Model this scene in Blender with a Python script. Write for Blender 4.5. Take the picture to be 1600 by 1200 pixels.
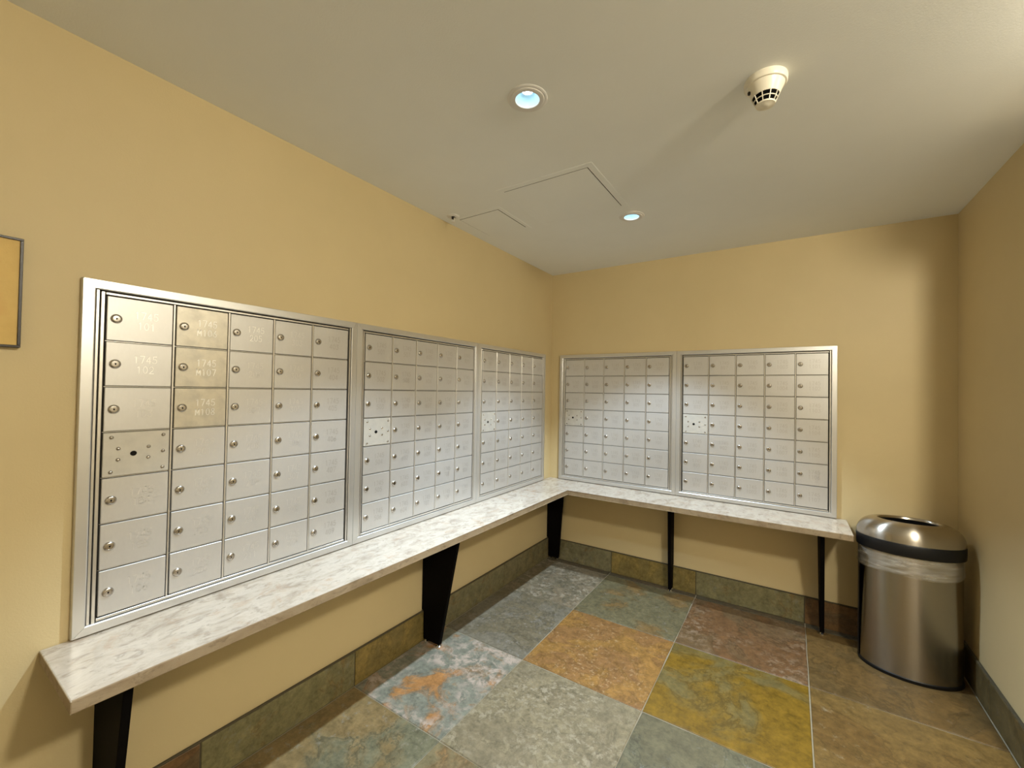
import bpy, bmesh, math, random
from mathutils import Vector, Matrix

# ---------------------------------------------------------------- clear
for o in list(bpy.data.objects):
    bpy.data.objects.remove(o, do_unlink=True)
SC = bpy.context.scene
COL = SC.collection
random.seed(7)
H, W = 2.353, 2.42            # ceiling height, room width
BZ, BT = 0.655, 0.032         # bench top height, slab thickness

# ---------------------------------------------------------------- camera
cam = bpy.data.cameras.new('camera')
cam.sensor_fit = 'HORIZONTAL'
cam.sensor_width = 36.0
cam.lens = 657.44 * 36.0 / 1600.0
cam.clip_start = 0.02
camo = bpy.data.objects.new('camera', cam)
COL.objects.link(camo)
_r = Vector((0.83425985, 0.55110347, 0.01718922))
_u = Vector((-0.00565473, -0.02262194, 0.9997281))
_f = Vector((-0.55134248, 0.83413021, 0.01575623))
M = Matrix.Identity(4)
for i in range(3):
    M[i][0], M[i][1], M[i][2] = _r[i], _u[i], -_f[i]
M[0][3], M[1][3], M[2][3] = 1.6809, -3.1429, 1.3748
camo.matrix_world = M
SC.camera = camo

# ---------------------------------------------------------------- world and lights
wd = bpy.data.worlds.new('world')
SC.world = wd
wd.use_nodes = True
wd.node_tree.nodes['Background'].inputs[0].default_value = (1.0, 0.86, 0.66, 1)
wd.node_tree.nodes['Background'].inputs[1].default_value = 0.0
SC.view_settings.view_transform = 'Standard'
SC.view_settings.look = 'None'
SC.view_settings.gamma = 1.0
SC.view_settings.use_curve_mapping = False
SC.view_settings.exposure = 0.0

DOWN = [(0.942, -1.961), (0.942, -0.851)]      # the two recessed cool downlights
LED_W, LED_C = 138.0, (0.69, 0.85, 1.0)
HALL = [((2.64, -2.50), 400.0), ((2.52, -1.66), 42.0)]   # the warm hallway lamps: place, strength
DOME_C = (1.0, 0.92, 0.74)

for x, y in DOWN:
    L = bpy.data.lights.new('downlight_beam', 'SPOT')
    L.energy = LED_W
    L.color = LED_C
    L.spot_size = math.radians(92)
    L.spot_blend = 0.4
    L.shadow_soft_size = 0.022
    lo = bpy.data.objects.new('downlight_beam', L)
    lo.location = (x, y, H + 0.004)
    COL.objects.link(lo)

# ---------------------------------------------------------------- material helpers
def mat(name):
    m = bpy.data.materials.new(name)
    m.use_nodes = True
    nt = m.node_tree
    return m, nt, nt.nodes['Principled BSDF']

def node(nt, t, **kw):
    n = nt.nodes.new(t)
    for k, v in kw.items():
        if k in ('operation', 'blend_type', 'data_type', 'noise_dimensions', 'feature', 'distance', 'noise_type'):
            setattr(n, k, v)
        else:
            n.inputs[k].default_value = v
    return n

def coords(nt, scale=(1, 1, 1), loc=(0, 0, 0), kind='Object', rot=(0, 0, 0)):
    tc = nt.nodes.new('ShaderNodeTexCoord')
    mp = nt.nodes.new('ShaderNodeMapping')
    mp.inputs['Scale'].default_value = scale
    mp.inputs['Location'].default_value = loc
    mp.inputs['Rotation'].default_value = rot
    nt.links.new(tc.outputs[kind], mp.inputs['Vector'])
    return mp.outputs['Vector']

def noise(nt, vec, scale, detail=3.0, rough=0.55, dist=0.0):
    n = node(nt, 'ShaderNodeTexNoise', Scale=scale, Detail=detail, Roughness=rough, Distortion=dist)
    nt.links.new(vec, n.inputs['Vector'])
    return n.outputs['Fac']

def ramp(nt, fac, stops):
    r = nt.nodes.new('ShaderNodeValToRGB')
    el = r.color_ramp.elements
    while len(el) < len(stops):
        el.new(0.5)
    for e, (p, c) in zip(el, stops):
        e.position = p
        e.color = (*c, 1) if len(c) == 3 else c
    nt.links.new(fac, r.inputs['Fac'])
    return r.outputs['Color']

def mix(nt, fac, a, b):
    n = nt.nodes.new('ShaderNodeMix')
    n.data_type = 'RGBA'
    for sock, v in ((n.inputs[0], fac), (n.inputs[6], a), (n.inputs[7], b)):
        if hasattr(v, 'links'):
            nt.links.new(v, sock)
        elif isinstance(v, (tuple, list)):
            sock.default_value = (*v, 1)
        else:
            sock.default_value = v
    return n.outputs[2]

def bump(nt, bsdf, height, strength=0.2, dist=0.002):
    b = nt.nodes.new('ShaderNodeBump')
    b.inputs['Strength'].default_value = strength
    b.inputs['Distance'].default_value = dist
    nt.links.new(height, b.inputs['Height'])
    nt.links.new(b.outputs['Normal'], bsdf.inputs['Normal'])

BW = lambda v: ((v, v, v))
def mask(nt, fac, lo, hi):
    return ramp(nt, fac, [(lo, BW(0.0)), (hi, BW(1.0))])

def paint(name, c1, c2, rough=0.6, spec=0.3, bs=0.25):
    m, nt, b = mat(name)
    v = coords(nt)
    n = noise(nt, v, 1.6, 4, 0.6)
    nt.links.new(mix(nt, mask(nt, n, 0.35, 0.65), c1, c2), b.inputs['Base Color'])
    b.inputs['Roughness'].default_value = rough
    b.inputs['Specular IOR Level'].default_value = spec
    bump(nt, b, noise(nt, v, 190, 3, 0.6), bs, 0.0015)
    return m

def plain(name, c, rough=0.5, metal=0.0, spec=0.5, vary=0.06, nscale=40):
    m, nt, b = mat(name)
    v = coords(nt)
    n = noise(nt, v, nscale, 3)
    d = tuple(x * (1 - vary) for x in c)
    e = tuple(min(1, x * (1 + vary)) for x in c)
    nt.links.new(mix(nt, n, d, e), b.inputs['Base Color'])
    b.inputs['Roughness'].default_value = rough
    b.inputs['Metallic'].default_value = metal
    b.inputs['Specular IOR Level'].default_value = spec
    return m

M_wall = paint('yellow_wall_paint', (0.60, 0.485, 0.270), (0.635, 0.515, 0.290), 0.5, 0.35)
M_ceil = paint('ceiling_paint', (0.80, 0.81, 0.78), (0.83, 0.84, 0.81), 0.7, 0.2)
M_hall = paint('hall_wall_paint', (0.68, 0.62, 0.50), (0.71, 0.65, 0.52), 0.6, 0.3)
M_grout = plain('grout', (0.30, 0.265, 0.19), 0.85, vary=0.2)
M_caulk = plain('dark_grout_bead', (0.075, 0.062, 0.035), 0.8, vary=0.2)
M_gap = plain('painted_slot_shade', (0.03, 0.025, 0.018), 0.9)  # shade inside the hatch slots, put into the colour
M_white = plain('white_enamel', (0.72, 0.70, 0.66), 0.4, vary=0.03)
M_cream = plain('cream_plastic', (0.80, 0.75, 0.62), 0.35, vary=0.03)
M_black = plain('black_paint', (0.004, 0.0033, 0.0033), 0.65, spec=0.04, vary=0.2)
M_blackp = plain('black_plastic', (0.006, 0.006, 0.0065), 0.4, spec=0.3, vary=0.2)
M_void = plain('black_interior', (0.004, 0.004, 0.004), 0.9, spec=0.05)
M_chrome = plain('chrome', (0.85, 0.85, 0.85), 0.15, 1.0)
M_lock = plain('nickel_lock', (0.50, 0.47, 0.43), 0.26, 1.0, vary=0.1, nscale=200)
M_rivet = plain('rivet_metal', (0.46, 0.43, 0.39), 0.2, 1.0)
M_hole = plain('keyhole_black', (0.01, 0.009, 0.008), 0.7, spec=0.1)
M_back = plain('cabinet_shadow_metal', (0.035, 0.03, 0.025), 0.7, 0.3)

def aluminium(name, c, rough=0.42, metal=0.75, streak=(160, 160, 60), vary=0.035, smudge=0.0):
    m, nt, b = mat(name)
    v = coords(nt, streak)
    n = noise(nt, v, 1.0, 2)
    lo = tuple(x * (1 - vary) for x in c)
    hi = tuple(min(1, x * (1 + vary)) for x in c)
    col = mix(nt, n, lo, hi)
    if smudge:
        n2 = noise(nt, coords(nt, (1, 1, 1), (3.1, 1.7, 0.4)), 26, 3, 0.55)
        col = mix(nt, mask(nt, n2, 0.40, 0.68), col, tuple(x * (1 - smudge) for x in c))
        rr = ramp(nt, n2, [(0.3, BW(rough * 0.85)), (0.7, BW(min(1, rough * 1.35)))])
        nt.links.new(rr, b.inputs['Roughness'])
    else:
        b.inputs['Roughness'].default_value = rough
    nt.links.new(col, b.inputs['Base Color'])
    b.inputs['Metallic'].default_value = metal
    bump(nt, b, n, 0.025, 0.0005)
    return m

M_door = aluminium('satin_aluminium_door', (0.63, 0.62, 0.605), 0.43, 0.66)
M_doorB = aluminium('brushed_smudged_door', (0.66, 0.62, 0.53), 0.32, 0.6, (60, 60, 60), 0.05, 0.22)
M_frame = aluminium('anodised_frame', (0.66, 0.655, 0.64), 0.36, 0.8, (12, 12, 12), 0.03)
M_mull = aluminium('polished_mullion', (0.74, 0.72, 0.68), 0.30, 0.85, (12, 12, 12), 0.03)
M_numA = plain('engraving_bright', (1.0, 0.98, 0.94), 0.43, 0.6, vary=0.02, nscale=300)
M_numB = plain('engraving_faint', (0.75, 0.735, 0.71), 0.43, 0.66, vary=0.05, nscale=300)
M_numC = plain('engraving_dull', (0.53, 0.51, 0.485), 0.43, 0.66, vary=0.05, nscale=300)

def steel(name, c, rough=0.27, aniso=0.92, streak=(150, 150, 1.2)):
    m, nt, b = mat(name)
    n = noise(nt, coords(nt, streak), 1.0, 3)
    nt.links.new(mix(nt, n, tuple(x * 0.975 for x in c), tuple(min(1, x * 1.02) for x in c)), b.inputs['Base Color'])
    nt.links.new(ramp(nt, n, [(0.2, BW(rough * 0.95)), (0.8, BW(rough * 1.06))]), b.inputs['Roughness'])
    b.inputs['Metallic'].default_value = 1.0
    b.inputs['Anisotropic'].default_value = aniso
    b.inputs['Anisotropic Rotation'].default_value = 0.25
    tg = nt.nodes.new('ShaderNodeTangent')
    tg.direction_type = 'RADIAL'
    tg.axis = 'Z'
    nt.links.new(tg.outputs[0], b.inputs['Tangent'])
    return m
M_steel = steel('brushed_steel_body', (0.40, 0.365, 0.31), 0.25, streak=(2, 2, 220))
M_dome = steel('brushed_steel_dome', (0.50, 0.465, 0.41), 0.26, streak=(2, 2, 160))

def stone(name, k=(1.0, 1.0, 1.0), rough=0.22, spec=0.55):
    m, nt, b = mat(name)
    v = coords(nt)
    v = coords(nt, (1.0, 0.55, 1.0), rot=(0, 0, 0.6))
    w = noise(nt, v, 16, 7, 0.68, 0.5)
    c = ramp(nt, w, [(0.30, (0.35, 0.295, 0.23)), (0.44, (0.53, 0.465, 0.385)), (0.56, (0.61, 0.55, 0.47)), (0.72, (0.50, 0.44, 0.365))])
    vein = noise(nt, coords(nt, (1, 0.5, 1), (4, 2, 1), rot=(0, 0, 0.5)), 34, 7, 0.72, 0.7)
    vm = ramp(nt, vein, [(0.36, BW(0.75)), (0.46, BW(0.0)), (0.60, BW(0.0)), (0.70, BW(0.25))])
    c = mix(nt, vm, c, (0.33, 0.28, 0.225))
    rust = noise(nt, coords(nt, (1, 1, 1), (7, 5, 3)), 9, 6, 0.65, 0.8)
    c = mix(nt, ramp(nt, rust, [(0.56, BW(0)), (0.74, BW(0.55))]), c, (0.47, 0.29, 0.16))
    if k != (1.0, 1.0, 1.0):
        n = node(nt, 'ShaderNodeMix', data_type='RGBA', blend_type='MULTIPLY')
        n.inputs[0].default_value = 1.0
        nt.links.new(c, n.inputs[6])
        n.inputs[7].default_value = (*k, 1)
        c = n.outputs[2]
    nt.links.new(c, b.inputs['Base Color'])
    b.inputs['Roughness'].default_value = rough
    b.inputs['Specular IOR Level'].default_value = spec
    bump(nt, b, vein, 0.05, 0.001)
    return m
M_stone = stone('polished_cream_stone')
M_stone_edge = stone('rough_brown_stone_edge', (0.56, 0.48, 0.36), 0.55, 0.25)  # slab sides tinted darker and browner than the top, with a rougher finish

_slates = {}
def slate(key, base, second, cover=0.5, scale=3.5, fleck=None, fleck_cover=0.62, rough=0.42, seed=0.0, fscale=26, bs=0.35):
    """base colour, cloudy patches of a second colour, and small flecks; returned as one material"""
    if key in _slates:
        return _slates[key]
    m, nt, b = mat('slate_' + key)
    s = seed * 3.77
    v0 = coords(nt, (1, 1, 1), (s, s * 0.7, s * 1.3))
    big = noise(nt, v0, scale, 8, 0.62, 0.7)
    fine = noise(nt, v0, 60, 8, 0.75)
    midn = noise(nt, coords(nt, (1, 1, 1), (s * 1.9, s + 1, s)), 20, 10, 0.76, 0.3)
    mot = nt.nodes.new('ShaderNodeMath')
    mot.operation = 'MULTIPLY_ADD'
    nt.links.new(midn, mot.inputs[0])
    mot.inputs[1].default_value = 0.65
    f35 = nt.nodes.new('ShaderNodeMath')
    f35.operation = 'MULTIPLY'
    nt.links.new(fine, f35.inputs[0])
    f35.inputs[1].default_value = 0.35
    nt.links.new(f35.outputs[0], mot.inputs[2])
    fine = mot.outputs[0]
    dk = tuple(x * 0.60 for x in base)
    lt = tuple(x * 1.38 for x in base)
    c = mix(nt, mask(nt, fine, 0.38, 0.62), dk, lt)
    c2 = mix(nt, mask(nt, fine, 0.38, 0.62), tuple(x * 0.64 for x in second), tuple(x * 1.32 for x in second))
    c = mix(nt, mask(nt, big, cover - 0.05, cover + 0.05), c, c2)
    edge = ramp(nt, big, [(cover - 0.012, BW(0)), (cover - 0.002, BW(0.5)), (cover + 0.004, BW(0.5)), (cover + 0.012, BW(0))])
    c = mix(nt, edge, c, tuple(x * 0.45 for x in base))
    if fleck:
        fl = noise(nt, coords(nt, (1, 1, 1), (s + 9, s, s)), fscale, 8, 0.74, 0.25)
        zone = noise(nt, coords(nt, (1, 1, 1), (s + 4, s + 2, s)), scale * 1.2, 3, 0.5)
        mm = nt.nodes.new('ShaderNodeMath')
        mm.operation = 'MULTIPLY'
        nt.links.new(mask(nt, fl, fleck_cover - 0.06, fleck_cover + 0.06), mm.inputs[0])
        nt.links.new(mask(nt, zone, 0.38, 0.55), mm.inputs[1])
        c = mix(nt, mm.outputs[0], c, fleck)
    nt.links.new(c, b.inputs['Base Color'])
    b.inputs['Specular IOR Level'].default_value = 0.32
    nt.links.new(ramp(nt, fine, [(0.25, BW(rough * 0.8)), (0.75, BW(min(1, rough * 1.35)))]), b.inputs['Roughness'])
    hmix = nt.nodes.new('ShaderNodeMath')
    hmix.operation = 'MULTIPLY_ADD'
    nt.links.new(big, hmix.inputs[0])
    hmix.inputs[1].default_value = 2.0
    nt.links.new(fine, hmix.inputs[2])
    bump(nt, b, hmix.outputs[0], bs, 0.004)
    _slates[key] = m
    return m

# ---------------------------------------------------------------- mesh helpers
def link(name, me, m=None, parent=None, loc=None):
    o = bpy.data.objects.new(name, me)
    COL.objects.link(o)
    if m is not None and me is not None:
        ms = m if isinstance(m, (list, tuple)) else [m]
        if len(me.materials) == 0:
            for q in ms:
                me.materials.append(q)
    if parent is not None:
        o.parent = parent
    if loc is not None:
        o.location = loc
    return o

def finish(bm, name, smooth=False, angle=None):
    bmesh.ops.recalc_face_normals(bm, faces=bm.faces[:])
    me = bpy.data.meshes.new(name)
    bm.to_mesh(me)
    bm.free()
    if smooth:
        for p in me.polygons:
            p.use_smooth = True
        if angle:
            try:
                me.set_sharp_from_angle(angle=math.radians(angle))
            except Exception:
                pass
    return me

def add_box(bm, x0, x1, y0, y1, z0, z1, bev=0.0, seg=1):
    g = bmesh.ops.create_cube(bm, size=1.0)
    for v in g['verts']:
        v.co = Vector((x0 + (v.co.x + .5) * (x1 - x0), y0 + (v.co.y + .5) * (y1 - y0), z0 + (v.co.z + .5) * (z1 - z0)))
    if bev > 0:
        es = list({e for v in g['verts'] for e in v.link_edges})
        bmesh.ops.bevel(bm, geom=es, offset=bev, segments=seg, affect='EDGES', profile=0.5)

def box_mesh(name, x0, x1, y0, y1, z0, z1, bev=0.0, seg=1):
    bm = bmesh.new()
    add_box(bm, x0, x1, y0, y1, z0, z1, bev, seg)
    return finish(bm, name)

def add_lathe(bm, prof, n=32, axis='Z', at=(0, 0, 0), mi=0, cap=True, sx=1.0, sy=1.0):
    """revolve (radius, height) pairs about an axis"""
    rings = []
    for r, h in prof:
        ring = []
        if r < 1e-6:
            p = (0, 0, h)
            ring = [p]
        else:
            for i in range(n):
                a = 2 * math.pi * i / n
                ring.append((r * math.cos(a) * sx, r * math.sin(a) * sy, h))
        vs = []
        for p in ring:
            if axis == 'Y-':                 # height goes towards -y
                q = (p[0], -p[2], p[1])
            else:
                q = p
            vs.append(bm.verts.new((q[0] + at[0], q[1] + at[1], q[2] + at[2])))
        rings.append(vs)
    for a, b in zip(rings[:-1], rings[1:]):
        m_ = max(len(a), len(b))
        for i in range(m_):
            j = (i + 1) % m_
            if len(a) == 1 and len(b) == 1:
                continue
            if len(a) == 1:
                f = bm.faces.new((a[0], b[j], b[i]))
            elif len(b) == 1:
                f = bm.faces.new((a[i], a[j], b[0]))
            else:
                f = bm.faces.new((a[i], a[j], b[j], b[i]))
            f.material_index = mi
    return rings

def add_prism(bm, pts, axis, a0, a1):
    """extrude a 2-D outline along an axis: axis 'x' -> pts are (y,z); 'y' -> (x,z); 'z' -> (x,y)"""
    def P(p, a):
        return {'x': (a, p[0], p[1]), 'y': (p[0], a, p[1]), 'z': (p[0], p[1], a)}[axis]
    A = [bm.verts.new(P(p, a0)) for p in pts]
    B = [bm.verts.new(P(p, a1)) for p in pts]
    bm.faces.new(A)
    bm.faces.new(B[::-1])
    n = len(pts)
    for i in range(n):
        j = (i + 1) % n
        bm.faces.new((A[i], B[i], B[j], A[j]))

def empty(name, loc=(0, 0, 0), rz=0.0):
    o = bpy.data.objects.new(name, None)
    o.location = loc
    o.rotation_euler = (0, 0, rz)
    o.empty_display_size = 0.1
    COL.objects.link(o)
    return o

def tag(o, label=None, cat=None, group=None, kind=None):
    if label: o['label'] = label
    if cat: o['category'] = cat
    if group: o['group'] = group
    if kind: o['kind'] = kind
    return o

# ---------------------------------------------------------------- the setting
YB, XF = -4.4, 4.2
JY = -0.95                       # the right wall ends here and the hallway opens
def structure(name, me, m, label=None):
    o = link(name, me, m)
    return tag(o, label, None, None, 'structure')

wall_left = structure('wall_left', box_mesh('wall_left', -0.12, 0, YB - .12, 0.12, -0.1, H + .1), M_wall)
wall_back = structure('wall_back', box_mesh('wall_back', 0, W + .12, 0, 0.12, -0.1, H + .1), M_wall)
wall_right = structure('wall_right', box_mesh('wall_right', W, W + .12, JY, 0, -0.1, H + .1), M_wall)
wall_hall = structure('wall_hall', box_mesh('wall_hall', W + .12, XF, JY, JY + .12, -0.1, H + .1), M_hall)
wall_far = structure('wall_far', box_mesh('wall_far', XF, XF + .12, YB - .12, JY + .12, -0.1, H + .1), M_hall)
wall_rear = structure('wall_rear', box_mesh('wall_rear', 0, XF, YB - .12, YB, -0.1, H + .1), M_hall)

# ceiling with the two round cut-outs of the recessed lights
bm = bmesh.new()
RH, SQ = 0.042, 0.09
xs = [0.0, DOWN[0][0] - SQ, DOWN[0][0] + SQ, XF]
ys = [YB, DOWN[0][1] - SQ, DOWN[0][1] + SQ, DOWN[1][1] - SQ, DOWN[1][1] + SQ, 0.0]
for i in range(3):
    for j in range(5):
        if i == 1 and j in (1, 3):
            cx, cy = DOWN[0][0], (ys[j] + ys[j + 1]) / 2
            n = 32
            inn, out = [], []
            for k in range(n):
                a = 2 * math.pi * (k + .5) / n
                c, s = math.cos(a), math.sin(a)
                q = SQ / max(abs(c), abs(s))
                inn.append(bm.verts.new((cx + RH * c, cy + RH * s, H)))
                out.append(bm.verts.new((cx + q * c, cy + q * s, H)))
            for k in range(n):
                l = (k + 1) % n
                bm.faces.new((inn[k], inn[l], out[l], out[k]))
            for k in range(4):               # square corners
                a = math.pi / 4 + k * math.pi / 2
                cv = bm.verts.new((cx + SQ * math.sqrt(2) * math.cos(a), cy + SQ * math.sqrt(2) * math.sin(a), H))
                i0 = (k * 8 + 3) % n
                bm.faces.new((out[i0], cv, out[(i0 + 1) % n]))
        else:
            vs = [bm.verts.new(p) for p in ((xs[i], ys[j], H), (xs[i + 1], ys[j], H), (xs[i + 1], ys[j + 1], H), (xs[i], ys[j + 1], H))]
            bm.faces.new(vs)
add_box(bm, -0.12, XF + .12, YB - .12, .12, H + 0.14, H + 0.2)
structure('ceiling', finish(bm, 'ceiling'), M_ceil)

# ---- slate floor
floor = structure('floor', box_mesh('floor', -0.1, XF, YB, 0.1, -0.08, -0.0035), M_grout)
gx = [0.013, 0.544, 1.154, 1.764, 2.407]
gy = [-0.013, -0.064, -0.674, -1.284, -1.894, -2.504, -3.114, -3.724, -4.39]
gray = (0.152, 0.130, 0.084); green = (0.142, 0.126, 0.070); olive = (0.185, 0.155, 0.085)
rust = (0.150, 0.080, 0.035); orange = (0.275, 0.150, 0.042); ochre = (0.180, 0.108, 0.012); blue = (0.190, 0.195, 0.155)
pink = (0.44, 0.38, 0.34); brown = (0.120, 0.083, 0.045)
TM = {
    (0, 1): slate('mottled_olive', (0.155, 0.135, 0.090), (0.20, 0.165, 0.11), 0.5, 6, (0.34, 0.30, 0.23), 0.55, seed=1),
    (1, 1): slate('green_brown', green, (0.180, 0.118, 0.048), 0.56, 3.0, (0.20, 0.19, 0.15), 0.62, seed=2),
    (2, 1): slate('rusty_brown', rust, (0.140, 0.090, 0.044), 0.52, 3, (0.26, 0.19, 0.125), 0.56, seed=3),
    (3, 1): slate('brown_olive', (0.140, 0.085, 0.029), (0.120, 0.078, 0.030), 0.5, 3, (0.22, 0.17, 0.12), 0.66, seed=4),
    (0, 2): slate('plain_gray', gray, (0.175, 0.158, 0.118), 0.5, 4, (0.25, 0.245, 0.22), 0.60, seed=5),
    (1, 2): slate('orange_rust', orange, (0.235, 0.125, 0.045), 0.5, 5, (0.42, 0.30, 0.16), 0.60, seed=6, fscale=45),
    (2, 2): slate('ochre_green', ochre, (0.150, 0.118, 0.042), 0.53, 2.2, (0.22, 0.13, 0.03), 0.64, seed=7),
    (3, 2): slate('tan_olive', (0.165, 0.104, 0.033), (0.145, 0.086, 0.027), 0.55, 3, (0.28, 0.235, 0.15), 0.64, seed=8),
    (0, 3): slate('multicolour', blue, (0.36, 0.18, 0.065), 0.56, 5.0, (0.44, 0.36, 0.30), 0.52, seed=9.35, fscale=16),
    (1, 3): slate('speckled_gray', (0.225, 0.190, 0.118), (0.205, 0.172, 0.108), 0.5, 4, (0.33, 0.29, 0.205), 0.56, seed=10, fscale=36),
    (2, 3): slate('blue_green', (0.130, 0.126, 0.082), (0.140, 0.126, 0.076), 0.5, 3, (0.20, 0.21, 0.19), 0.62, seed=11),
    (3, 3): slate('dark_tan', (0.190, 0.130, 0.050), (0.160, 0.105, 0.04), 0.5, 3, (0.24, 0.19, 0.12), 0.66, seed=12),
    (0, 4): slate('green_ochre', (0.150, 0.145, 0.090), (0.215, 0.155, 0.070), 0.48, 2.2, (0.25, 0.24, 0.19), 0.62, seed=13.2),
    (1, 4): slate('olive_orange', (0.185, 0.155, 0.085), (0.25, 0.140, 0.055), 0.60, 3, (0.28, 0.25, 0.17), 0.62, seed=14),
}
pool = list(TM.values())
edge_m = slate('dark_strip', (0.105, 0.078, 0.045), (0.085, 0.075, 0.050), 0.5, 4, seed=15)

def slab_mesh(w, d, seed, wob=0.0016, top=0.0, th=0.012):
    """a slate slab with slightly wavy chipped edges and a chamfer; 4 x 4 points a side"""
    rnd = random.Random(seed)
    n = 4 if min(w, d) > 0.2 else 1
    bm = bmesh.new()
    rim = []
    for (ax, ay), (bx, by) in (((-1, -1), (1, -1)), ((1, -1), (1, 1)), ((1, 1), (-1, 1)), ((-1, 1), (-1, -1))):
        for k in range(n):
            t = k / n
            rim.append(((ax + (bx - ax) * t) * w / 2, (ay + (by - ay) * t) * d / 2))
    low, mid, up = [], [], []
    for x, y in rim:
        j = lambda: rnd.uniform(-wob, wob)
        x, y = x + j(), y + j()
        low.append(bm.verts.new((x, y, top - th)))
        mid.append(bm.verts.new((x, y, top - 0.0022 + j() * 0.25)))
        f = 1 - 0.0028 / (max(w, d) / 2)
        up.append(bm.verts.new((x - math.copysign(0.0028, x), y - math.copysign(0.0028, y), top + j() * 0.35)))
    N = len(rim)
    for a, b in ((low, mid), (mid, up)):
        for i in range(N):
            k = (i + 1) % N
            bm.faces.new((a[i], a[k], b[k], b[i]))
    c = bm.verts.new((0, 0, top + rnd.uniform(0, wob * 0.5)))
    for i in range(N):
        bm.faces.new((up[i], up[(i + 1) % N], c))
    bm.faces.new(low[::-1])
    return finish(bm, 'slate_tile')

for i in range(len(gx) - 1):
    for j in range(len(gy) - 1):
        x0, x1, y1, y0 = gx[i], gx[i + 1], gy[j], gy[j + 1]
        g = 0.0022
        me = slab_mesh(x1 - x0 - 2 * g, y1 - y0 - 2 * g, i * 31 + j)
        if (i, j) in TM:
            m = TM[(i, j)]
        elif j == 0:
            m = edge_m
        else:
            m = pool[(i * 5 + j * 3) % len(pool)]
        link('slate_tile', me, m, floor, ((x0 + x1) / 2, (y0 + y1) / 2, 0))
# hallway tiles beyond the opening
for i in range(3):
    for j in range(5):
        x0, x1 = 2.41 + i * 0.595, 2.41 + (i + 1) * 0.595 - 0.004
        y1, y0 = -1.12 - j * 0.65, -1.12 - (j + 1) * 0.65 + 0.004
        link('slate_tile', slab_mesh(x1 - x0, y1 - y0, 900 + i * 9 + j), pool[(i * 4 + j * 5) % len(pool)], floor, ((x0 + x1) / 2, (y0 + y1) / 2, 0))

# ---- slate baseboards, one tile at a time
def base_tiles(name, cuts, place, mats):
    """cuts: positions along the wall; place(a, b) -> centre and turn of a tile"""
    root = None
    L = abs(cuts[-1] - cuts[0])
    bm = bmesh.new()
    add_box(bm, -L / 2, L / 2, -0.009, -0.0005, -0.003, 0.157)
    add_box(bm, -L / 2, L / 2, -0.0125, -0.0005, 0.155, 0.1605, 0.0015)
    root = link(name, finish(bm, name), M_caulk)
    c, rz = place(cuts[0], cuts[-1])
    root.location, root.rotation_euler = c, (0, 0, rz)
    root['kind'] = 'structure'
    base = min(cuts[0], cuts[-1]) + L / 2
    for k, (a, b) in enumerate(zip(cuts[:-1], cuts[1:])):
        w = abs(b - a) - 0.005
        bm = bmesh.new()
        add_box(bm, -w / 2, w / 2, -0.0125, -0.002, 0.0, 0.1545, 0.0018)
        bmesh.ops.subdivide_edges(bm, edges=[e for e in bm.edges if abs(e.verts[0].co.x - e.verts[1].co.x) > w * .5], cuts=3)
        rnd = random.Random(sum(map(ord, name)) % 97 + k)
        for v in bm.verts:
            if v.co.y < -0.008:
                v.co.y += rnd.uniform(-0.0008, 0.0008)
            if v.co.z > 0.15:
                v.co.z += rnd.uniform(-0.0012, 0.0012)
        off = (a + b) / 2 - base
        link('slate_tile', finish(bm, 'base_tile'), mats[k], root, (off, 0, 0))
    return root

b_gray = slate('base_gray', (0.185, 0.160, 0.085), (0.20, 0.145, 0.060), 0.62, 5, (0.19, 0.18, 0.13), 0.62, seed=20)
b_green = slate('base_green', (0.185, 0.165, 0.080), (0.20, 0.140, 0.055), 0.64, 6, (0.20, 0.195, 0.14), 0.6, seed=21)
b_ochre = slate('base_ochre', (0.235, 0.170, 0.050), (0.20, 0.150, 0.050), 0.5, 5, None, seed=22)
b_brown = slate('base_brown', (0.160, 0.088, 0.036), (0.12, 0.08, 0.04), 0.52, 5, None, seed=23)
b_spot = slate('base_spotted', (0.180, 0.160, 0.085), (0.22, 0.125, 0.040), 0.64, 8, (0.19, 0.18, 0.14), 0.62, seed=24)
b_dark = slate('base_dark', (0.120, 0.094, 0.042), (0.12, 0.086, 0.034), 0.55, 4, (0.14, 0.13, 0.1), 0.64, seed=25)
base_tiles('baseboard_left', [-3.80, -3.114, -2.503, -1.892, -1.284, -0.674, -0.0],
           lambda a, b: ((0, (a + b) / 2, 0), math.pi / 2), [b_dark, b_brown, b_green, b_ochre, b_spot, b_gray])
base_tiles('baseboard_back', [0.013, 0.548, 1.149, 1.761, 2.42],
           lambda a, b: (((a + b) / 2, 0, 0), 0.0), [b_spot, b_ochre, b_green, b_brown])
base_tiles('baseboard_right', [0.02, 0.45, 1.09],
           lambda a, b: ((W, -(a + b) / 2, 0), -math.pi / 2), [b_dark, b_dark])

# ---------------------------------------------------------------- stone bench
bench = empty('stone_bench', (0, 0, 0))
tag(bench, 'L-shaped cream stone bench on black legs running below the mailbox units', 'bench')
bm = bmesh.new()
out = [(0.002, -0.002), (0.002, -2.884), (0.329, -2.884), (0.329, -0.340), (1.961, -0.340), (1.961, -0.002)]
A = [bm.verts.new((x, y, BZ - BT)) for x, y in out]
B = [bm.verts.new((x, y, BZ)) for x, y in out]
bm.faces.new(A)
bm.faces.new(B[::-1])
for i in range(6):
    bm.faces.new((A[i], B[i], B[(i + 1) % 6], A[(i + 1) % 6]))
bmesh.ops.bevel(bm, geom=[e for e in bm.edges], offset=0.0028, segments=2, affect='EDGES', profile=0.5)
me = finish(bm, 'stone_slab')
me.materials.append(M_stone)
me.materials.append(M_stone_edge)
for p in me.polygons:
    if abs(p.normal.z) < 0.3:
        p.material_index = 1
link('stone_slab', me, None, bench)

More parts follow.
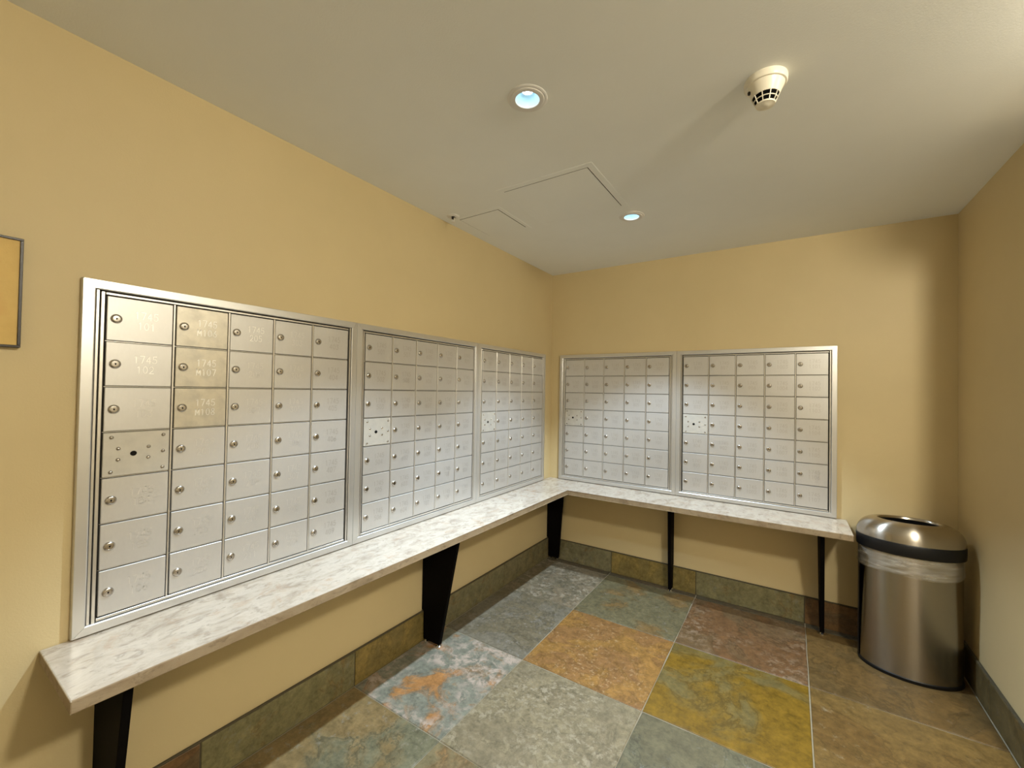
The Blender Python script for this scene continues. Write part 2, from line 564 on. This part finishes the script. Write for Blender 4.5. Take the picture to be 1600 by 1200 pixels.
def leg_mesh(top, foot):
    """tapered black panel leg notched over the baseboard: local x runs out from the wall, y is its thickness"""
    z1 = BZ - BT
    bm = bmesh.new()
    add_prism(bm, [(0.0, z1), (0.0, 0.168), (0.0165, 0.166), (0.0165, 0.015), (foot, 0.015), (top, z1)], 'y', -0.0105, 0.0105)
    bmesh.ops.bevel(bm, geom=[e for e in bm.edges], offset=0.0015, segments=1, affect='EDGES')
    me = finish(bm, 'bench_leg')
    me.materials.append(M_black)
    return me
bm = bmesh.new()
add_lathe(bm, [(0.0, 0.0), (0.0140, 0.0), (0.0150, 0.002), (0.0150, 0.006), (0.008, 0.010), (0.005, 0.016), (0.0, 0.016)], 14)
GLIDE = finish(bm, 'glide', True, 40)
GLIDE.materials.append(M_chrome)
for (x, y, rz, top, foot, lean) in [(0.002, -2.761, 0, 0.256, 0.135, 0), (0.002, -1.452, 0, 0.256, 0.132, 0), (0.002, -0.030, 0, 0.150, 0.108, 0),
                              (0.991, -0.002, -math.pi / 2, 0.112, 0.075, 0), (1.843, -0.002, -math.pi / 2, 0.285, 0.110, 0.017)]:
    l = link('leg', leg_mesh(top, foot), None, bench, (x, y, 0))
    l.rotation_euler = (lean, 0, rz)
    for px in (0.030, foot - 0.012):
        link('glide', GLIDE, None, l, (px, 0, 0.0))

# ---------------------------------------------------------------- mailbox units
STROKES = {
    '0': [[(.5, 1), (.16, .88), (0, .5), (.16, .12), (.5, 0), (.84, .12), (1, .5), (.84, .88), (.5, 1)]],
    '1': [[(.25, .84), (.55, 1), (.55, 0)]],
    '2': [[(.03, .78), (.25, .98), (.7, .98), (.95, .75), (.85, .5), (.0, 0), (1, 0)]],
    '3': [[(.05, .95), (.95, .95), (.45, .57), (.85, .45), (.95, .22), (.6, 0), (.15, .03), (0, .18)]],
    '4': [[(.75, 0), (.75, 1), (.0, .28), (1, .28)]],
    '5': [[(.92, 1), (.18, 1), (.08, .56), (.55, .64), (.93, .46), (.93, .17), (.55, 0), (.15, .03), (0, .16)]],
    '6': [[(.75, 1), (.2, .55), (.03, .25), (.3, .02), (.7, .02), (.96, .28), (.75, .55), (.35, .56), (.1, .42)]],
    '7': [[(0, 1), (1, 1), (.4, 0)]],
    '8': [[(.5, .54), (.12, .72), (.2, .96), (.5, 1), (.8, .96), (.88, .72), (.5, .54), (.04, .3), (.15, .04), (.5, 0), (.85, .04), (.96, .3), (.5, .54)]],
    '9': [[(.25, 0), (.8, .45), (.97, .75), (.7, .98), (.3, .98), (.04, .72), (.25, .45), (.65, .44), (.9, .58)]],
    'M': [[(0, 0), (0, 1), (.5, .2), (1, 1), (1, 0)]],
}
_texts = {}
def text_mesh(lines, key):
    """engraved numbers as thin strokes facing -y, centred on the local origin"""
    k = (lines, key)
    if k in _texts:
        return _texts[k]
    bm = bmesh.new()
    cw, chh, pitch, sw = 0.0105, 0.0215, 0.0152, 0.0021
    for li, s in enumerate(lines):
        zb = 0.006 if li == 0 else -0.0255
        wtot = pitch * (len(s) - 1) + cw
        for ci, ch in enumerate(s):
            xo = -wtot / 2 + ci * pitch
            for pl in STROKES[ch]:
                pts = [Vector((xo + px * cw, zb + pz * chh)) for px, pz in pl]
                for a, b in zip(pts[:-1], pts[1:]):
                    d = (b - a).normalized()
                    n = Vector((-d.y, d.x)) * sw / 2
                    e = d * sw * 0.35
                    q = [a - e + n, a - e - n, b + e - n, b + e + n]
                    bm.faces.new([bm.verts.new((v.x, -0.0003, v.y)) for v in q])
    me = finish(bm, 'engraved_number')
    me.flip_normals() if me.polygons[0].normal.y > 0 else None
    _texts[k] = me
    return me

def lock_mesh():
    bm = bmesh.new()
    add_lathe(bm, [(0.0135, 0.0), (0.0135, 0.0018), (0.0122, 0.0040), (0.0098, 0.0060), (0.0085, 0.0062), (0.0080, 0.0052), (0.0, 0.0056)], 22, 'Y-')
    for f in bm.faces: f.material_index = 0
    for (w, z0, z1) in ((0.0022, -0.0032, 0.0008), (0.0030, -0.0005, 0.0024)):
        v = [bm.verts.new(p) for p in ((-w / 2 * 1.2, -0.0059, z0), (w / 2 * 1.2, -0.0059, z0), (w / 2 * 1.2, -0.0059, z1), (-w / 2 * 1.2, -0.0059, z1))]
        f = bm.faces.new(v)
        f.material_index = 1
    me = finish(bm, 'lock', True, 50)
    me.materials.append(M_lock)
    me.materials.append(M_hole)
    return me
LOCK = lock_mesh()

def rivet_mesh():
    bm = bmesh.new()
    add_lathe(bm, [(0.0056, 0.0), (0.0054, 0.0014), (0.0042, 0.0030), (0.0022, 0.0040), (0.0, 0.0043)], 12, 'Y-')
    me = finish(bm, 'rivet', True)
    me.materials.append(M_rivet)
    return me
RIVET = rivet_mesh()
bm = bmesh.new()
add_lathe(bm, [(0.0075, 0.0), (0.0075, 0.0012), (0.0064, 0.0016), (0.0058, 0.0010), (0.0, 0.0010)], 16, 'Y-', sx=1.05)
ARROW = finish(bm, 'arrow_lock', True, 40)
ARROW.materials.append(M_hole)

ZF0, ZF1 = 0.6585, 1.6745                       # frame bottom, top
ROWT = [1.634 - 0.1337 * k for k in range(8)]   # row boundaries

def door_mesh(w, h):
    bm = bmesh.new()
    add_box(bm, 0, w, -0.0175, -0.0075, -h / 2, h / 2, 0.0012)
    return finish(bm, 'mailbox_door')

def mailbox_unit(loc, rz, w, bounds, label, numbers, special):
    """local x along the wall, -y out of the wall"""
    u = empty('mailbox_unit', loc, rz)
    tag(u, label, 'mailbox unit', 'silver wall mailbox units')
    F = 0.028
    g = 0.0004
    prof = lambda d: d
    def mitre(name, pts, nrm_axis):
        """a frame bar from 4 outline points (outer a, outer b, inner b, inner a), lipped and raised"""
        bm = bmesh.new()
        oa, ob, ib, ia = [Vector((p[0], p[1])) for p in pts]
        def lerp(t):
            return oa + (ia - oa) * t, ob + (ib - ob) * t
        sect = [(0.0, 0.0), (0.0, 0.018), (0.06, 0.0215), (0.90, 0.0225), (1.0, 0.0205), (1.0, 0.004)]
        va, vb = [], []
        for t, d in sect:
            a, b = lerp(t)
            va.append(bm.verts.new((a.x, -d, a.y)))
            vb.append(bm.verts.new((b.x, -d, b.y)))
        for i in range(len(sect)):
            k = (i + 1) % len(sect)
            bm.faces.new((va[i], va[k], vb[k], vb[i]))
        bm.faces.new(va)
        bm.faces.new(vb[::-1])
        return link(name, finish(bm, name), M_frame, u)
    z0, z1 = ZF0, ZF1
    mitre('frame_rail', ((g, z1), (w - g, z1), (w - F - g, z1 - F), (F + g, z1 - F)), 'x')
    mitre('frame_rail', ((g, z0), (w - g, z0), (w - F - g, z0 + F), (F + g, z0 + F)), 'x')
    mitre('frame_stile', ((0, z0 + g), (0, z1 - g), (F, z1 - F - g), (F, z0 + F + g)), 'z')
    mitre('frame_stile', ((w, z0 + g), (w, z1 - g), (w - F, z1 - F - g), (w - F, z0 + F + g)), 'z')
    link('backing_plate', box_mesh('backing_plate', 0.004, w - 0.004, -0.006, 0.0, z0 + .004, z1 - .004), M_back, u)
    # inner liner strips: two each side, one top and bottom
    xl, xr = bounds[0], bounds[-1]
    def strip(x0, x1, za, zb, d=0.0165):
        link('liner_strip', box_mesh('liner_strip', x0, x1, -d, -0.006, za, zb, 0.0008), M_mull, u)
    strip(F + 0.002, F + 0.0085, z0 + F, z1 - F - .001, 0.0185)
    strip(F + 0.0125, xl - 0.0042, z0 + F, z1 - F - .004)
    strip(w - F - 0.0085, w - F - 0.002, z0 + F, z1 - F - .001, 0.0185)
    if w - F - 0.0125 - (xr + 0.003) > 0.002:
        strip(xr + 0.003, w - F - 0.0120, z0 + F, z1 - F - .004)
    strip(xl - 0.002, xr + 0.002, ROWT[0] + 0.0015, z1 - F - 0.0048)
    strip(xl - 0.002, xr + 0.002, z0 + F + 0.002, ROWT[7] - 0.0015)
    # mullions between the columns
    for c in range(1, 5):
        cx = bounds[c]
        hw = 0.0026 if not (special == 1 and c == 1) else 0.0024
        link('mullion', box_mesh('mullion', cx - hw, cx + hw, -0.0180, -0.006, ROWT[7], ROWT[0], 0.0006), M_mull, u)
    for r in range(1, 7):
        link('shelf_divider', box_mesh('shelf_divider', xl, xr, -0.0105, -0.006, ROWT[r] - 0.0009, ROWT[r] + 0.0009), M_mull, u)
    gap = 0.0042
    hgt = 0.1337 - 0.0052
    for c in range(5):
        x0, x1 = bounds[c] + gap, bounds[c + 1] - gap
        if special == 1 and c == 1: x0 += 0.002
        if c == 0: x0 = bounds[0] + 0.001
        if c == 4: x1 = bounds[5] - 0.001
        me = door_mesh(x1 - x0, hgt)
        meB = None
        for r in range(7):
            zc = (ROWT[r] + ROWT[r + 1]) / 2
            if c == 0 and r == 3:
                m_ = door_mesh(x1 - x0, hgt)
                mp = link('master_panel', m_, M_panel, u, (x0, 0, zc))
                mp['label'] = 'riveted master lock panel with a dark round lock'
                sx = (x1 - x0) / 0.157
                for dx, dz in ((.018, .050), (.141, .050), (.018, -.052), (.141, -.052), (.141, -.001), (.034, .016), (.105, .016), (.034, -.017), (.105, -.017)):
                    link('rivet', RIVET, None, mp, (dx * sx, -0.0175, dz))
                link('master_lock', ARROW, None, mp, (0.069 * sx, -0.0175, -0.001))
                continue
            if special == 1 and c == 1 and r < 3:
                meB = meB or door_mesh(x1 - x0, hgt)
                d = link('mailbox_door', meB, M_doorB, u, (x0, 0, zc))
                d['label'] = 'brushed mailbox door, shinier and smudged'
            else:
                d = link('mailbox_door', me, M_door, u, (x0, 0, zc))
            if special == 5 and c == 4 and r == 2:
                # ajar: turned about its hinge edge on the far side
                a = math.radians(-2.4)
                ww = x1 - x0
                d.rotation_euler = (0, 0, -a)
                d.location = (x0 + ww - ww * math.cos(a), -ww * math.sin(-a), zc)
                d['label'] = 'mailbox door standing slightly ajar'
            lk = link('lock', LOCK, None, d, (0.0205, -0.0175, 0.0))
            
            lk.rotation_euler = (0, random.choice((0, 0, 0.12, -0.1)), 0)
            t, m_ = numbers(c, r)
            if t:
                tx = (x1 - x0) * 0.58
                link('engraved_number', text_mesh(('1745', t), m_.name), m_, d, (tx, -0.0175, 0.0))
    return u

M_panel = aluminium('master_panel_metal', (0.60, 0.58, 0.53), 0.42, 0.4, (30, 30, 30), 0.05, 0.08)

def num_first(c, r):
    if c == 0:
        return {0: ('101', M_numA), 1: ('102', M_numA), 2: ('103', M_numB)}.get(r, (str(101 + r - (1 if r > 3 else 0)), M_numB))
    if c == 1:
        return {0: ('M106', M_numA), 1: ('M107', M_numA), 2: ('M108', M_numA)}.get(r, (str(198 + r), M_numB))
    if c == 2:
        return (str(205 + r), M_numA if r == 0 else M_numB)
    if c == 3:
        return (str(303 + r), M_numB)
    return (str(403 + r), M_numC)
def num_seq(start, m_):
    def f(c, r):
        n = c * 7 + r - (1 if (c == 0 and r > 3) or c > 0 else 0)
        fl, un = divmod(n, 9)
        return (str(start + fl * 100 + un), m_)
    return f
def even(a, b):
    return [a + (b - a) * k / 5 for k in range(6)]
Y0, Y1, Y2, Y3 = -2.828, -1.928, -1.026, -0.140
mailbox_unit((0, Y0, 0), math.pi / 2, Y1 - Y0, [0.0525, 0.2145, 0.374, 0.5305, 0.688, 0.856],
             'silver wall mailbox unit nearest the picture, with three shinier smudged doors', num_first, 1)
mailbox_unit((0, Y1, 0), math.pi / 2, Y2 - Y1, even(0.050, 0.861),
             'middle silver mailbox unit of the three on the long yellow wall', num_seq(501, M_numC), 2)
mailbox_unit((0, Y2, 0), math.pi / 2, Y3 - Y2, even(0.050, 0.846),
             'silver mailbox unit last on the long yellow wall, closest to the corner', num_seq(901, M_numC), 3)
mailbox_unit((0.089, 0, 0), 0, 1.010 - 0.089, even(0.053, 0.870),
             'silver mailbox unit on the end wall beside the room corner', num_seq(601, M_numC), 4)
mailbox_unit((1.010, 0, 0), 0, 1.914 - 1.010, even(0.0455, 0.862),
             'silver mailbox unit on the end wall beside the trash can, one door ajar', num_seq(801, M_numC), 5)

# ---------------------------------------------------------------- trash can and its bag
CX, CY = 2.188, -0.226
can = empty('trash_can', (CX, CY, 0))
tag(can, 'oval brushed steel trash can with black bands standing in the corner by the bench end', 'trash can')
NS = 96
def oval(bm, prof, mi=0, close_bottom=False, close_top=False):
    """rings of (half width, half depth, height)"""
    rings = []
    for a, b, h in prof:
        rings.append([bm.verts.new((a * math.cos(2 * math.pi * i / NS), b * math.sin(2 * math.pi * i / NS), h)) for i in range(NS)])
    for p, q in zip(rings[:-1], rings[1:]):
        for i in range(NS):
            j = (i + 1) % NS
            bm.faces.new((p[i], p[j], q[j], q[i]))
    if close_bottom: bm.faces.new(rings[0][::-1])
    if close_top: bm.faces.new(rings[-1])
    return rings
def oval_part(name, prof, m, parent, cb=False, ct=False, ang=35):
    bm = bmesh.new()
    oval(bm, prof, 0, cb, ct)
    return link(name, finish(bm, name, True, ang), m, parent)
a0, b0 = 0.196, 0.138
oval_part('body', [(a0 - .004, b0 - .004, 0.018), (a0, b0, 0.0185), (a0, b0, 0.600), (a0 - .004, b0 - .004, 0.601), (a0 - .004, b0 - .004, 0.03)], M_steel, can)
oval_part('base_band', [(a0 - .01, b0 - .01, 0.0), (a0 + .002, b0 + .002, 0.0), (a0 + .0035, b0 + .0035, 0.003), (a0 + .0035, b0 + .0035, 0.015), (a0 + .001, b0 + .001, 0.0185), (a0 - .01, b0 - .01, 0.0185)], M_blackp, can, True, True)
# black vertical strip at the narrow end facing the bench
bm = bmesh.new()
arc = []
for k in range(13):
    a = math.pi + math.radians(-26 + 36 * k / 12)
    arc.append((math.cos(a), math.sin(a)))
lo = [[bm.verts.new(((a0 + d) * c, (b0 + d) * s, z)) for c, s in arc] for d, z in ((0.0005, 0.019), (0.003, 0.021), (0.003, 0.598), (0.0005, 0.6))]
for p, q in zip(lo[:-1], lo[1:]):
    for i in range(12):
        bm.faces.new((p[i], p[i + 1], q[i + 1], q[i]))
link('back_strip', finish(bm, 'back_strip', True, 35), M_blackp, can)
# lid: black band and a domed steel ring round an open top
lid_a, lid_b = 0.207, 0.149
band = oval_part('lid_band', [(lid_a - .012, lid_b - .012, 0.601), (lid_a - .001, lid_b - .001, 0.601), (lid_a, lid_b, 0.604), (lid_a + .001, lid_b + .001, 0.655),
                       (lid_a - .002, lid_b - .002, 0.660), (lid_a - .012, lid_b - .012, 0.660)], M_blackp, can)
prof = [(lid_a - .006, lid_b - .006, 0.659)]
for k in range(0, 15):
    t = k / 14 * math.radians(112)
    # quarter-round bulge from the band up to the rim, then a lip that rolls into the opening
    a = 0.124 + (lid_a - .0005 - 0.124) * max(0, math.cos(min(t, math.pi / 2)))
    b = 0.074 + (lid_b - .0005 - 0.074) * max(0, math.cos(min(t, math.pi / 2)))
    h = 0.661 + 0.088 * math.sin(min(t, math.pi / 2)) ** 0.85
    if t > math.pi / 2:
        s = (t - math.pi / 2) / math.radians(22)
        a, b, h = 0.124 - 0.006 * s, 0.074 - 0.006 * s, 0.749 - 0.010 * s * s
    prof.append((a, b, h))
prof.append((0.118, 0.068, 0.715))
dome = oval_part('lid', prof, M_dome, can, ang=60)
oval_part('chute', [(0.1175, 0.0675, 0.738), (0.1175, 0.0675, 0.56), (0.10, 0.055, 0.54)], M_void, can, False, True)

m, nt, b = mat('clear_bag_film')
tr = nt.nodes.new('ShaderNodeBsdfTransparent')
mxs = nt.nodes.new('ShaderNodeMixShader')
b.inputs['Base Color'].default_value = (0.80, 0.76, 0.68, 1)
b.inputs['Roughness'].default_value = 0.22
b.inputs['Specular IOR Level'].default_value = 0.9
wz = noise(nt, coords(nt, (9, 9, 60)), 1.0, 4, 0.6)
nt.links.new(ramp(nt, wz, [(0.40, BW(0.13)), (0.72, BW(0.46))]), mxs.inputs[0])
nt.links.new(tr.outputs[0], mxs.inputs[1])
nt.links.new(b.outputs[0], mxs.inputs[2])
nt.links.new(mxs.outputs[0], nt.nodes['Material Output'].inputs['Surface'])
bump(nt, b, noise(nt, coords(nt, (14, 14, 70), (2, 2, 2)), 1.0, 4, 0.6), 0.5, 0.004)
M_bag = m
rnd = random.Random(5)
bm = bmesh.new()
zs = [0.600, 0.590, 0.575, 0.560, 0.548, 0.541, 0.534, 0.528, 0.522, 0.517, 0.512, 0.508]
rings = []
for k, z in enumerate(zs):
    ring = []
    for i in range(NS):
        t = 2 * math.pi * i / NS
        sag = 0.008 * math.sin(t * 1.0 + 0.6) + 0.004 * math.sin(3 * t + 1.0)
        fold = 0.0032 + 0.0022 * math.sin(5 * t + k * 1.3) * (k > 2)
        if k > 3:
            fold += 0.0035 * (k % 2) + 0.0014 * math.sin(11 * t + k)
        if k == len(zs) - 1: fold = 0.0012
        w_ = (k / (len(zs) - 1))
        ring.append(bm.verts.new(((a0 + fold) * math.cos(t), (b0 + fold) * math.sin(t), z + sag * w_)))
    rings.append(ring)
for p, q in zip(rings[:-1], rings[1:]):
    for i in range(NS):
        j = (i + 1) % NS
        bm.faces.new((p[i], p[j], q[j], q[i]))
bag = link('trash_bag', finish(bm, 'trash_bag', True), M_bag, None, (CX, CY, 0))
tag(bag, 'clear plastic bag folded over the rim of the steel trash can', 'trash bag')

# ---------------------------------------------------------------- ceiling things
def downlight(x, y, label):
    d = empty('recessed_downlight', (x, y, H))
    tag(d, label, 'ceiling light', 'recessed ceiling downlights')
    bm = bmesh.new()
    add_lathe(bm, [(0.0415, 0.004), (0.0390, -0.003), (0.0410, -0.0058), (0.0450, -0.0046), (0.0500, -0.0060), (0.0555, -0.0048), (0.0570, -0.0026), (0.0630, -0.0034), (0.0675, -0.0010), (0.0675, 0.0)], 44)
    link('trim_ring', finish(bm, 'trim_ring', True, 40), M_white, d)
    bm = bmesh.new()
    add_lathe(bm, [(0.0393, -0.002), (0.0370, 0.009), (0.032, 0.018), (0.025, 0.0235), (0.0165, 0.026)], 40)
    link('reflector', finish(bm, 'reflector', True), M_refl, d)
    bm = bmesh.new()
    add_lathe(bm, [(0.0, 0.0255), (0.0180, 0.0255), (0.0180, 0.034), (0.0, 0.034)], 24)
    link('lamp_face', finish(bm, 'lamp_face'), M_led, d)
m, nt, b = mat('pale_blue_reflector')
b.inputs['Base Color'].default_value = (0.50, 0.76, 0.88, 1)
b.inputs['Roughness'].default_value = 0.30
b.inputs['Metallic'].default_value = 0.5
M_refl = m
def emitter(name, c, s):
    m, nt, b = mat(name)
    b.inputs['Base Color'].default_value = (*c, 1)
    b.inputs['Emission Color'].default_value = (*c, 1)
    b.inputs['Emission Strength'].default_value = s
    return m
M_led = emitter('led_lamp_face', (0.80, 0.93, 1.0), 34.0)
downlight(*DOWN[0], 'round recessed ceiling downlight nearer the smoke detector, glowing bluish white')
downlight(*DOWN[1], 'round recessed ceiling downlight beside the larger ceiling hatch, nearer the end wall')

# the hallway lamp that lights the room from the side
for (lx, ly), power, txt in ((*HALL[0], 'round frosted ceiling lamp in the hallway, further from the end wall'),
                            (*HALL[1], 'round frosted ceiling lamp in the hallway, just past the wall end')):
    lamp = empty('hall_ceiling_lamp', (lx, ly, H))
    tag(lamp, txt, 'ceiling light', 'hallway ceiling lamps')
    bm = bmesh.new()
    add_lathe(bm, [(0.088, -0.030), (0.090, -0.060), (0.084, -0.092), (0.066, -0.116), (0.038, -0.130), (0.0, -0.135)], 28)
    link('lamp_shade', finish(bm, 'lamp_shade', True), emitter('warm_lamp_glass', DOME_C, power), lamp)
    bm = bmesh.new()
    add_lathe(bm, [(0.0, 0.0), (0.096, 0.0), (0.096, -0.026), (0.090, -0.032), (0.0, -0.032)], 28)
    link('lamp_base', finish(bm, 'lamp_base', True, 40), M_white, lamp)

# smoke detector
det = empty('smoke_detector', (1.612, -1.640, H))
det.scale = (1.0, 1.0, 0.94)
tag(det, 'cream conical smoke detector on the ceiling', 'smoke detector')
bm = bmesh.new()
add_lathe(bm, [(0.0, 0.0), (0.0585, 0.0), (0.0595, -0.004), (0.0590, -0.018), (0.0565, -0.022), (0.0515, -0.023), (0.0, -0.023)], 40)
link('mounting_base', finish(bm, 'mounting_base', True, 35), M_cream, det)
bm = bmesh.new()
add_lathe(bm, [(0.0520, -0.022), (0.0510, -0.026), (0.0440, -0.042), (0.0385, -0.0555)], 40)
link('housing', finish(bm, 'housing', True, 35), M_cream, det)
bm = bmesh.new()
add_lathe(bm, [(0.0355, -0.054), (0.0240, -0.0835)], 32)
link('sensing_chamber', finish(bm, 'sensing_chamber', True), M_void, det)
bm = bmesh.new()
def rr(z):
    return 0.0385 - (-0.0555 - z) * 0.42
for z0, z1 in ((-0.0545, -0.0572), (-0.0682, -0.0702), (-0.0812, -0.0840)):
    add_lathe(bm, [(rr(z0), z0), (rr(z1), z1), (rr(z1) - .002, z1), (rr(z0) - .002, z0), (rr(z0), z0)], 40)
for k in range(10):
    a = 2 * math.pi * k / 10 + 0.12
    c, s = math.cos(a), math.sin(a)
    tw = 0.0012
    q = []
    for z in (-0.055, -0.0835):
        for d in (0.0004, -0.002):
            for e in (-tw, tw):
                r_ = rr(z) + d
                q.append(bm.verts.new((r_ * c - e * s, r_ * s + e * c, z)))
    for f in ((0, 1, 5, 4), (2, 3, 7, 6), (0, 2, 6, 4), (1, 3, 7, 5)):
        bm.faces.new([q[i] for i in f])
link('grille', finish(bm, 'grille'), M_cream, det)
bm = bmesh.new()
add_lathe(bm, [(0.0, -0.0880), (0.010, -0.0876), (0.013, -0.0860), (0.0265, -0.0850), (0.0270, -0.0825), (0.0, -0.0825)], 32)
link('cap', finish(bm, 'cap', True, 40), M_cream, det)
bm = bmesh.new()
add_lathe(bm, [(0.0, 0.010), (0.004, 0.009), (0.005, 0.0), (0.0, 0.0)], 10, 'Y-')
ind = link('indicator_light', finish(bm, 'indicator_light', True), M_blackp, det, (-0.043, -0.014, -0.040))

# sprinkler head
sp = empty('fire_sprinkler', (0.088, -1.366, H))
tag(sp, 'small pendent fire sprinkler at the ceiling edge beside the smaller hatch', 'sprinkler')
bm = bmesh.new()
add_lathe(bm, [(0.012, -0.001), (0.016, -0.006), (0.028, -0.006), (0.036, -0.0015), (0.036, 0.0), (0.012, 0.0)], 28)
link('escutcheon', finish(bm, 'escutcheon', True, 40), M_white, sp)
bm = bmesh.new()
add_lathe(bm, [(0.0085, 0.0), (0.0085, -0.013), (0.0055, -0.016), (0.0, -0.016)], 16)
link('nozzle', finish(bm, 'nozzle', True, 40), M_back, sp)
bm = bmesh.new()
for s in (-1, 1):
    for a, b_ in (((0.008, -0.010), (0.010, -0.022)), ((0.010, -0.022), (0.002, -0.033))):
        q = []
        for x, z in (a, b_):
            for dx in (-0.0012, 0.0012):
                for dy in (-0.002, 0.002):
                    q.append(bm.verts.new((s * (x + dx), dy, z)))
        for f in ((0, 1, 5, 4), (2, 3, 7, 6), (0, 2, 6, 4), (1, 3, 7, 5)):
            bm.faces.new([q[i] for i in f])
link('yoke', finish(bm, 'yoke'), M_white, sp)
bm = bmesh.new()
add_lathe(bm, [(0.0, -0.032), (0.012, -0.0335), (0.012, -0.0345), (0.0, -0.036)], 16)
link('deflector', finish(bm, 'deflector', True, 40), M_white, sp)

# access hatches: frame ring, dark sheet painting the shade in the slot, door
def hatch(x0, x1, y0, y1, fr, gaps, label):
    """x0..y1 is the door; gaps = slot width at (-x, +x, -y, +y); fr = frame width"""
    cx, cy = (x0 + x1) / 2, (y0 + y1) / 2
    h = empty('access_hatch', (cx, cy, H))
    tag(h, label, 'hatch', 'ceiling access hatches')
    hx, hy = (x1 - x0) / 2, (y1 - y0) / 2
    gl, gr, gn, gf = gaps
    ix0, ix1, iy0, iy1 = -hx - gl, hx + gr, -hy - gn, hy + gf
    bm = bmesh.new()
    t = 0.0010
    add_box(bm, ix0 - fr, ix1 + fr, iy0 - fr, iy0, -t, 0)
    add_box(bm, ix0 - fr, ix1 + fr, iy1, iy1 + fr, -t, 0)
    add_box(bm, ix0 - fr, ix0, iy0, iy1, -t, 0)
    add_box(bm, ix1, ix1 + fr, iy0, iy1, -t, 0)
    link('hatch_frame', finish(bm, 'hatch_frame'), M_ceil, h)
    link('slot_shade', box_mesh('slot_shade', ix0, ix1, iy0, iy1, -0.0002, 0), M_gap, h)
    link('hatch_door', box_mesh('hatch_door', -hx, hx, -hy, hy, -t, -0.0003), M_ceil, h)
hatch(0.500, 0.937, -1.452, -1.012, 0.030, (0.0006, 0.0042, 0.0042, 0.0006), 'larger square ceiling access hatch between the two downlights')
hatch(0.090, 0.355, -1.306, -1.022, 0.024, (0.0022, 0.0055, 0.0055, 0.0006), 'smaller ceiling access hatch beside the fire sprinkler')

# ---------------------------------------------------------------- picture on the wall
M_darkwood = plain('dark_brown_frame', (0.022, 0.013, 0.007), 0.4, vary=0.15)
pic = empty('framed_picture', (0, -3.18, 1.464))
tag(pic, 'gold picture in a thin dark frame on the long yellow wall', 'picture')
yh = 0.242
for nm, (ya, yb_, za, zb) in dict(a=(-yh, yh, 0, .006), b=(-yh, yh, .276, .282), c=(-yh, -yh + .006, .006, .276), d=(yh - .006, yh, .006, .276)).items():
    link('frame_bar', box_mesh('frame_bar', 0.0, 0.020, ya, yb_, za, zb, 0.0008), M_darkwood, pic)
m, nt, b = mat('gold_canvas')
v = coords(nt)
n = noise(nt, v, 8, 4)
nt.links.new(ramp(nt, n, [(0.3, (0.56, 0.36, 0.09)), (0.55, (0.66, 0.45, 0.13)), (0.75, (0.62, 0.36, 0.10))]), b.inputs['Base Color'])
b.inputs['Roughness'].default_value = 0.55
bump(nt, b, noise(nt, v, 300, 2), 0.2, 0.001)
link('canvas', box_mesh('canvas', 0.001, 0.016, -yh + .006, yh - .006, 0.006, 0.276), m, pic)
